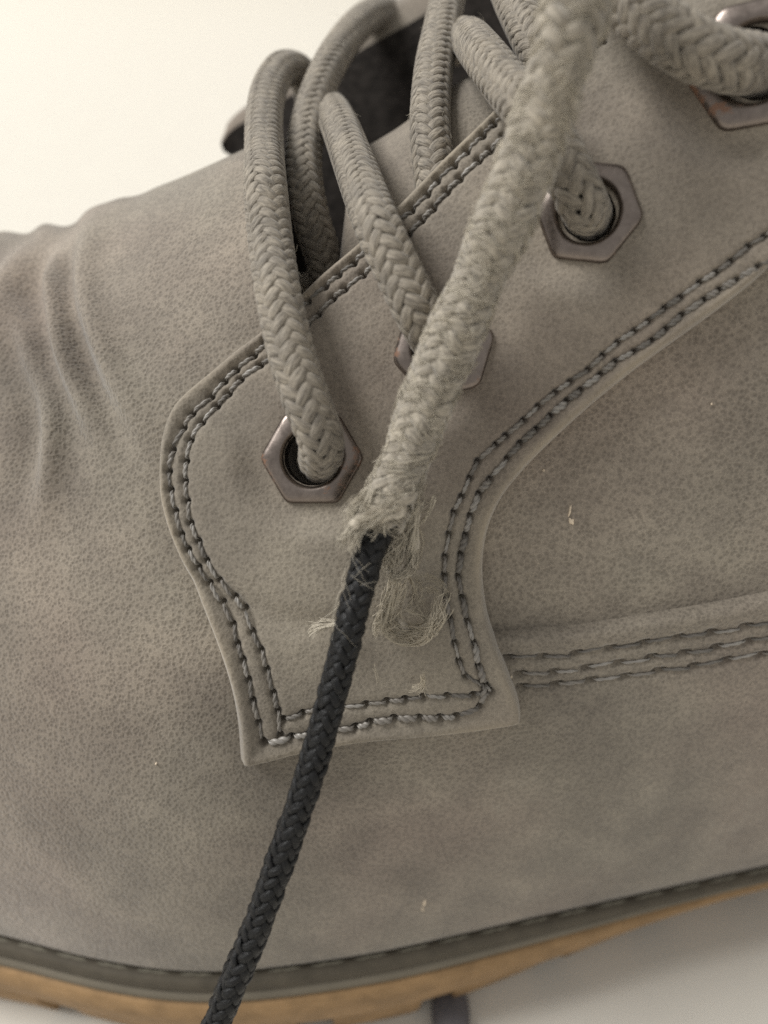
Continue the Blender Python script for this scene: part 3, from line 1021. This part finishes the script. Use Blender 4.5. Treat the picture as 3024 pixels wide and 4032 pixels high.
# ------------------------------------------------------------------ braided laces
def braid(parent, ctrl, R, M, pitch, mat, core_mat, name='lace_strand', wf=1.14, tf=0.26, delta=0.13, Rf=None, rough=0.0, step=0.22, phase=0.0, ragged=0.0, q=2):
    Pth = spline(ctrl, step)
    T, N, B = frames(Pth)
    n = len(Pth)
    s = np.arange(n) * step
    Rv = np.full(n, R) if Rf is None else R * Rf(s / s[-1])
    sp = np.concatenate([[0], np.cumsum(R / ((Rv[1:] + Rv[:-1]) / 2) * step)])   # keeps the braid angle
    tw = phase + 0.5 * np.sin(s * .07 + phase)
    # core tube carries the strand, its yarns are its pieces
    a = np.linspace(0, 2 * math.pi, 14, endpoint=False)
    rc = (Rv - 0.30 * R)[:, None]
    V = Pth[:, None, :] + rc[..., None] * (np.cos(a)[None, :, None] * N[:, None, :] + np.sin(a)[None, :, None] * B[:, None, :])
    n0 = int(ragged * 1.1 / step)
    core = part(name, V[n0:].reshape(-1, 3), grid_faces(n - n0, 14, closed_c=True), core_mat, parent)
    alpha = math.atan(2 * math.pi * R / pitch)
    wid = 2 * math.pi * R * math.cos(alpha) / M * wf
    th = R * tf * (8.0 / M) ** .2
    dl = delta * R * 0.62
    for hand in (1, -1):
        for i in range(M):
            c = sp * 2 * M / pitch
            ang = 2 * math.pi * (i / M + hand * sp / pitch) + tw
            g = (2 * i + hand * c) % (2 * q)
            wave = hand * np.cos(2 * math.pi * (g - (q - 1) / 2) / (2 * q))
            wave = np.tanh(1.6 * wave) / np.tanh(1.6)
            jr = rng.normal(0, 1, (4,))
            wob = rough * (np.sin(s * 1.9 + jr[0] * 6) + np.sin(s * 3.1 + jr[1] * 6)) * .5
            rad = Rv - th * 0.45 + dl * wave + wob * 0.25
            cut = int(rng.uniform(0, ragged) / step) if ragged else 0
            if ragged:
                rad = rad + rng.uniform(-.1, .35) * np.exp(-(s - cut * step) / 1.3)
                ang = ang + rng.normal(0, .35) * np.exp(-(s - cut * step) / 1.5)
            ang = ang + (wob * .12 + 0.02 * np.sin(s * .9 + jr[2] * 5))
            rd = np.cos(ang)[:, None] * N + np.sin(ang)[:, None] * B
            C = Pth + rd * rad[:, None]
            t = np.gradient(C, axis=0); t /= np.linalg.norm(t, axis=1)[:, None]
            sd = np.cross(t, rd); sd /= np.linalg.norm(sd, axis=1)[:, None]
            rd2 = np.cross(sd, t)
            k = np.linspace(0, 2 * math.pi, 10, endpoint=False)
            nz = np.convolve(rng.normal(0, 1, n + 8), np.ones(9) / 3.0, 'valid')
            sv = (1 + 0.08 * np.sin(s * 1.3 + jr[3] * 6) + rough * .12 * nz) * (0.90 + 0.14 * wave)
            cx = np.sign(np.cos(k)) * np.abs(np.cos(k)) ** 0.9
            V = C[:, None, :] + sd[:, None, :] * (cx[None, :] * (wid / 2 * sv)[:, None])[..., None] + rd2[:, None, :] * (np.sin(k)[None, :] * th / 2)[..., None]
            uv = np.stack([np.repeat((k / (2 * math.pi))[None, :], n, 0), np.repeat(s[:, None], 10, 1) + jr[0] * 10], -1)
            part('yarn', V[cut:].reshape(-1, 3), grid_faces(n - cut, 10, closed_c=True), mat, core, uv=uv[cut:].reshape(-1, 2))
    return Pth, T, N, B, Rv


def fibre_mesh(lines, rad, sides=3):
    """many thin threads in one mesh"""
    Vs, Fs, o = [], [], 0
    a = np.linspace(0, 2 * math.pi, sides, endpoint=False)
    for ln in lines:
        ln = np.asarray(ln)
        n = len(ln)
        T = np.gradient(ln, axis=0); T /= np.linalg.norm(T, axis=1)[:, None] + 1e-9
        ref = np.array([0.31, 0.52, 0.79])
        N = np.cross(T, ref); N /= np.linalg.norm(N, axis=1)[:, None] + 1e-9
        B = np.cross(T, N)
        rr = rad * np.linspace(1, .55, n)
        V = ln[:, None, :] + rr[:, None, None] * (np.cos(a)[None, :, None] * N[:, None, :] + np.sin(a)[None, :, None] * B[:, None, :])
        Vs.append(V.reshape(-1, 3)); Fs.append(grid_faces(n, sides, closed_c=True, off=o)); o += n * sides
    return np.vstack(Vs), np.vstack(Fs)


LACE = thing('shoelace', 'grey braided shoelace threaded through the boot eyelets with a frayed fuzzy end', 'shoelace', on(1700, 1700, 2))
RL = 1.92
n2v = lambda i, k: EC[i][0] + EC[i][1] * k
strands = {
    1: [n2v(0, -3.2) + np.array([.9, 0, -.6]), n2v(0, -0.6) + np.array([.7, 0, -.2]), ov(1264, 1730, 4.9), ov(1215, 1600, 6.2), ov(1150, 1400, 6.3), ov(1100, 1180, 5.8), ov(1066, 950, 4.4),
        ov(1046, 750, 3.9), at(1040, 580, 80.5), at(1042, 440, 86), at(1066, 335, 91), at(1115, 272, 96), at(1185, 290, 102), at(1225, 400, 107)],
    2: [at(1300, 1200, 86), at(1280, 1040, 84), at(1225, 860, 83), at(1195, 680, 84), at(1215, 480, 88), at(1290, 270, 93), at(1390, 120, 101), at(1470, 55, 108), at(1540, 55, 116), at(1590, 130, 122)],
    3: [n2v(1, -3.2), n2v(1, -0.4) + np.array([-.6, 0, .4]), ov(1655, 1245, 4.9), ov(1580, 1090, 5.8), ov(1500, 920, 6.0), at(1440, 770, 70), at(1385, 620, 76), at(1335, 490, 84), at(1298, 430, 93), at(1250, 440, 102)],
    4: [at(1745, 900, 73.5), at(1718, 740, 74), at(1695, 520, 75.5), at(1705, 300, 79.5), at(1738, 120, 85), at(1775, -40, 91), at(1850, -160, 98)],
    5: [n2v(2, -3.2), n2v(2, -.5), ov(2280, 770, 4.8), ov(2210, 620, 5.8), ov(2110, 470, 6.0), at(1990, 330, 68), at(1900, 215, 73), at(1852, 158, 81), at(1818, 150, 90), at(1795, 190, 99)],
    6: [at(2200, 380, 74), at(2130, 220, 75), at(2060, 80, 78), at(2005, -40, 82.5), at(1960, -200, 90)],
    7: [n2v(3, -3.2), n2v(3, -.5), ov(2850, 236, 5.2), ov(2705, 180, 6.2), ov(2565, 85, 6.2), ov(2470, -10, 6.2), at(2400, -110, 62), at(2320, -230, 63)],
}
paths = {}
for k, ctrl in strands.items():
    paths[k] = braid(LACE, ctrl, RL if k != 7 else 2.1, 8, 9.6, M_LACE, M_CORE, phase=k * 1.7)
fz = [at(1478, 2068, 66.2), at(1508, 2010, 66), at(1570, 1880, 65.6), at(1665, 1620, 64.8), at(1785, 1330, 63.5), at(1905, 1050, 62), at(2030, 760, 60), at(2130, 490, 58), at(2210, 230, 56), at(2270, 0, 55), at(2320, -250, 54), at(2350, -500, 53)]
FP, FT, FN, FB, FR = braid(LACE, fz, 2.0, 8, 9.0, M_FRAY, M_CORE, name='frayed_strand', rough=0.42, delta=0.20, phase=0.6, ragged=3.2,
                           Rf=lambda u: 0.86 + 0.14 * np.clip(u / .1, 0, 1) + 0.12 * u + 0.05 * np.sin(u * 40) + 0.05 * np.sin(u * 23 + 1))
FRAY = [o for o in LACE.children if o.name.startswith('frayed_strand')][0]

# fuzz on the frayed strand
lines = []
nF = len(FP)
for _ in range(900):
    ic_ = rng.uniform(0, nF)
    a_ = rng.uniform(0, 2 * math.pi)
    L_ = rng.uniform(1.2, 4.2)
    dA, dS = rng.normal(0, .9), rng.choice([-1, 1]) * rng.uniform(.25, .9)
    lf = rng.uniform(.0, .5)
    for _k in range(int(rng.uniform(3, 9))):
        L = L_ * rng.uniform(.5, 1.1)
        m = 8
        tt = np.linspace(0, 1, m)
        ii = np.clip(ic_ + rng.normal(0, 1.2) + dS * L * tt / 0.22, 0, nF - 1)
        i0 = ii.astype(int)
        ang = a_ + rng.normal(0, .10) + dA * tt + rng.normal(0, .22) * tt + .12 * np.sin(tt * 6 + rng.uniform(0, 6))
        rad = FR[i0] + rng.uniform(-.10, .08) + lf * np.sin(tt * math.pi) * rng.uniform(.4, 1) + rng.exponential(.12) * tt ** 2
        lines.append(FP[i0] + FT[i0] * ((ii - i0) * .22)[:, None] + rad[:, None] * (np.cos(ang)[:, None] * FN[i0] + np.sin(ang)[:, None] * FB[i0]) + rng.normal(0, .025, (m, 3)))
V, F = fibre_mesh(lines, 0.038)
fo = part('fuzz', V, F, M_FIBRE, FRAY); fo['kind'] = 'stuff'
# stray hairs on the sound strands
for k, (Pp, Tt, Nn_, Bb, Rr) in paths.items():
    lines = []
    for _ in range(160):
        i = int(rng.uniform(2, len(Pp) - 2)); a0 = rng.uniform(0, 2 * math.pi); tt = np.linspace(0, 1, 6)
        ang = a0 + rng.normal(0, .9) * tt
        ii = np.clip(i + rng.normal(0, 7) * tt, 0, len(Pp) - 1).astype(int)
        rad = Rr[ii] + 0.02 + rng.exponential(.16) * tt
        lines.append(Pp[ii] + rad[:, None] * (np.cos(ang)[:, None] * Nn_[ii] + np.sin(ang)[:, None] * Bb[ii]) + rng.normal(0, .02, (6, 3)))
    V, F = fibre_mesh(lines, 0.016)
    own = [o for o in LACE.children if o.name.startswith('lace_strand')][k - 1]
    fo = part('stray_fibre', V, F, M_FIBRE, own); fo['kind'] = 'stuff'


def tuft(ctrl, count, spread, rad, mat, name='loose_fibre', curl=.15, cut=(0.5, 1.0)):
    """a bundle of loose threads following a path"""
    C = spline(ctrl, 0.35)
    n = len(C)
    T, N, B = frames(C)
    ls = []
    locks = [(rng.uniform(0, 6.28), spread * rng.uniform(.1, 1.15) ** .7, rng.uniform(0, 6.28, 3), rng.normal(0, .5 * spread, 3), rng.uniform(.35, 1.9)) for _ in range(max(3, count // 8))]
    for _ in range(count):
        a, r_, phl, shift, cs_ = locks[int(rng.integers(len(locks)))]
        a = a + rng.normal(0, .25); r_ = r_ * rng.uniform(.85, 1.15)
        e = int(n * rng.uniform(*cut)); st = int(rng.uniform(0, max(1, n - e)))
        sl = slice(st, max(st + 4, st + e))
        c = C[sl]; k = np.arange(len(c))
        ph = phl + rng.normal(0, .25, 3)
        ang = a + np.sin(k * rng.uniform(.1, .35) + ph[0]) * .8
        rr = r_ * (1 + .35 * np.sin(k * .25 + ph[1]))
        o = np.cos(ang)[:, None] * N[sl] * rr[:, None] + np.sin(ang)[:, None] * B[sl] * rr[:, None] * .6
        o = o + shift * (np.sin(k * .06 + phl[1])[:, None] * .5 + .5) * .8 + rng.normal(0, .03, 3)
        o = o + curl * cs_ * np.stack([np.sin(k * .45 + ph[0]), np.sin(k * .52 + ph[1]), np.sin(k * .4 + ph[2])], 1) * (np.linspace(0, 1, len(c)) ** 1.5)[:, None]
        ls.append(c + o)
    V, F = fibre_mesh(ls, rad)
    o = part(name, V, F, mat, FRAY)
    o['kind'] = 'stuff'
    return o


LV = VL + 1.45
g5 = lambda x, y: (1100 + .663 * x, 1900 + .663 * y)          # traced on an enlarged view
G = lambda x, y, off: ov(*g5(x, y), stay_level(np.array([g5(x, y)]))[0] + off + 0.75)
# torn end of the sheath round the cord
for (x, y), (x2, y2), c_ in (((640, 120), (470, 250), 60), ((700, 100), (500, 200), 50), ((560, 60), (430, 330), 45), ((620, 160), (600, 260), 45), ((470, 260), (400, 400), 50), ((520, 120), (440, 230), 40)):
    a, b = g5(x, y), g5(x2, y2)
    tuft([at(a[0] + 20, a[1] - 40, 64.6), at(*a, 64.2), at((a[0] + b[0]) / 2 - 6, (a[1] + b[1]) / 2 - 8, 64.0), at(*b, 64.9)], int(c_ * 1.3), .75, .042, M_FIBRE, curl=.5)
# bundle hanging right of the cord
tuft([G(800, 60, 2.5), G(760, 200, 2.2), G(700, 330, 2.0), G(655, 460, 1.6), G(650, 540, 1.2)], 170, 1.1, .06, M_FIBRE, curl=.3, cut=(.6, 1.0))
tuft([G(810, 120, 2.2), G(805, 260, 1.8), G(800, 400, 1.4), G(770, 520, 1.2), G(690, 560, 1.1), G(640, 530, 1.2)], 150, .5, .058, M_FIBRE, curl=.12)
tuft([G(800, 100, 2.0), G(830, 300, 1.0), G(825, 500, .6), G(800, 640, .5)], 14, .7, .03, M_CURL, curl=.5)
# curled brown loop
tuft([G(690, 590, 1.4), G(660, 710, 1.3), G(640, 820, 1.2), G(690, 895, 1.2), G(790, 915, 1.3), G(890, 890, 1.3), G(945, 810, 1.3), G(960, 720, 1.0), G(985, 650, .7)], 80, .6, .058, M_CURL, curl=.28, cut=(.45, 1.0))
tuft([G(690, 780, .5), G(720, 850, .6), G(800, 880, .7), G(880, 850, .6), G(830, 800, .5), G(740, 760, .5)], 16, .4, .054, M_CURL, curl=.25, cut=(.6, 1.0))
tuft([G(830, 610, .5), G(900, 600, .5), G(960, 640, .5), G(985, 700, .4)], 34, .9, .032, M_CURL, curl=.9)
tuft([G(690, 560, .8), G(640, 680, .8), G(590, 800, .7), G(570, 900, .5)], 60, .8, .044, M_CURL, curl=.5)
tuft([G(760, 560, .8), G(800, 650, .5), G(790, 760, .5)], 30, .8, .03, M_CURL, curl=.7)
def torn_yarn(ctrl, rad, mat):
    C = spline(ctrl, .2)
    C = C + np.cumsum(rng.normal(0, .012, C.shape), 0)
    T, N, B = frames(C)
    n = len(C)
    k = np.linspace(0, 2 * math.pi, 9, endpoint=False)
    s_l = np.arange(n) * .2
    rr = rad * (1 + .22 * np.sin(s_l * 2.1) + .12 * np.sin(s_l * 5.3 + 1)) * np.clip(np.minimum(s_l, s_l[-1] - s_l) / 1.2 + .35, 0, 1)
    V = C[:, None, :] + rr[:, None, None] * (1.25 * np.cos(k)[None, :, None] * N[:, None, :] + .8 * np.sin(k)[None, :, None] * B[:, None, :])
    uv = np.stack([np.repeat((k / 6.283)[None, :], n, 0), np.repeat(s_l[:, None], 9, 1)], -1)
    part('torn_yarn', V.reshape(-1, 3), grid_faces(n, 9, closed_c=True), mat, FRAY, uv=uv.reshape(-1, 2))


torn_yarn([G(800, 110, 2.2), G(752, 220, 1.9), G(705, 340, 1.5), G(668, 450, 1.0), G(655, 520, .7)], 0.51, M_TORN)
torn_yarn([G(815, 120, 2.0), G(790, 240, 1.6), G(740, 350, 1.3), G(710, 440, .9)], 0.44, M_TORN)
torn_yarn([G(812, 130, 1.8), G(806, 300, 1.5), G(800, 430, 1.2), G(778, 510, 1.0), G(720, 552, .9), G(650, 535, .9), G(640, 500, 1.0)], 0.37, M_TORN)
torn_yarn([G(700, 640, 1.0), G(665, 740, .9), G(650, 820, .8), G(700, 890, .9), G(790, 912, 1.0), G(880, 893, 1.0), G(932, 820, .9), G(938, 740, .8)], 0.37, M_TORN)
torn_yarn([G(680, 790, .7), G(725, 842, .7), G(800, 872, .7), G(872, 850, .7), G(905, 800, .6)], 0.32, M_TORN)
for (x, y), (x2, y2), r_ in (((600, 120), (455, 245), .42), ((680, 150), (520, 215), .40), ((540, 150), (420, 320), .34), ((700, 190), (590, 245), .36)):
    a, b = g5(x, y), g5(x2, y2)
    torn_yarn([at(a[0] + 30, a[1] - 60, 64.8), at(*a, 64.2), at((a[0] + b[0]) / 2 - 8, (a[1] + b[1]) / 2 - 10, 63.9), at(*b, 64.8)], r_, M_TORN)
# wisp left of the cord, and fluff by the bottom seam
tuft([G(340, 840, 1.2), G(270, 855, .9), G(210, 880, .7), G(160, 930, .5)], 60, .45, .045, M_FIBRE, curl=.35, cut=(.4, 1))
tuft([G(360, 740, 1.2), G(300, 790, 1.0), G(220, 830, .8), G(150, 850, .6), G(160, 800, .6)], 4, .1, .018, M_FIBRE, curl=.3)
tuft([G(830, 1140, .3), G(840, 1190, .3), G(800, 1230, .2)], 30, .6, .028, M_CURL, curl=.6)
tuft([G(560, 1080, .2), G(600, 1160, .2), G(680, 1230, .2)], 6, .25, .018, M_CURL, curl=.4)

# ------------------------------------------------------------------ black cord
cc = [at(1535, 1960, 66.0), at(1495, 2060, 66.0), at(1465, 2150, 66.0), at(1415, 2320, 66.0), at(1345, 2600, 66.3), at(1275, 2860, 66.8), at(1190, 3140, 67.3), at(1085, 3440, 68), at(995, 3690, 68.5), at(905, 3900, 69),
      at(825, 4110, 69.5), at(740, 4330, 70), at(660, 4560, 70)]
CORD = thing('black_cord', 'thin black braided cord hanging from the torn grey sheath down across the boot', 'cord', cc[-1])
braid(CORD, cc, 1.18, 8, 9.6, M_BLACK, M_BCORE, name='cord_core', wf=1.1, tf=0.36, delta=0.22, phase=1.85, step=.16, rough=.4)
# torn grey hairs lying over the cord's top
lines = []
CP = spline(cc, .2)
CT, CN, CB = frames(CP)
for _ in range(18):
    i = int(24 + abs(rng.normal(0, 15))); a0 = rng.uniform(0, 6.28); tt = np.linspace(0, 1, 9)
    ang = a0 + rng.normal(0, 1.8) * tt
    ii = np.clip(i + rng.uniform(2, 22) * tt, 0, len(CP) - 1).astype(int)
    lines.append(CP[ii] + (1.55 + .15 * np.sin(tt * 5))[:, None] * (np.cos(ang)[:, None] * CN[ii] + np.sin(ang)[:, None] * CB[ii]))
V, F = fibre_mesh(lines, .02)
fo = part('clinging_fibre', V, F, M_FIBRE, FRAY); fo['kind'] = 'stuff'
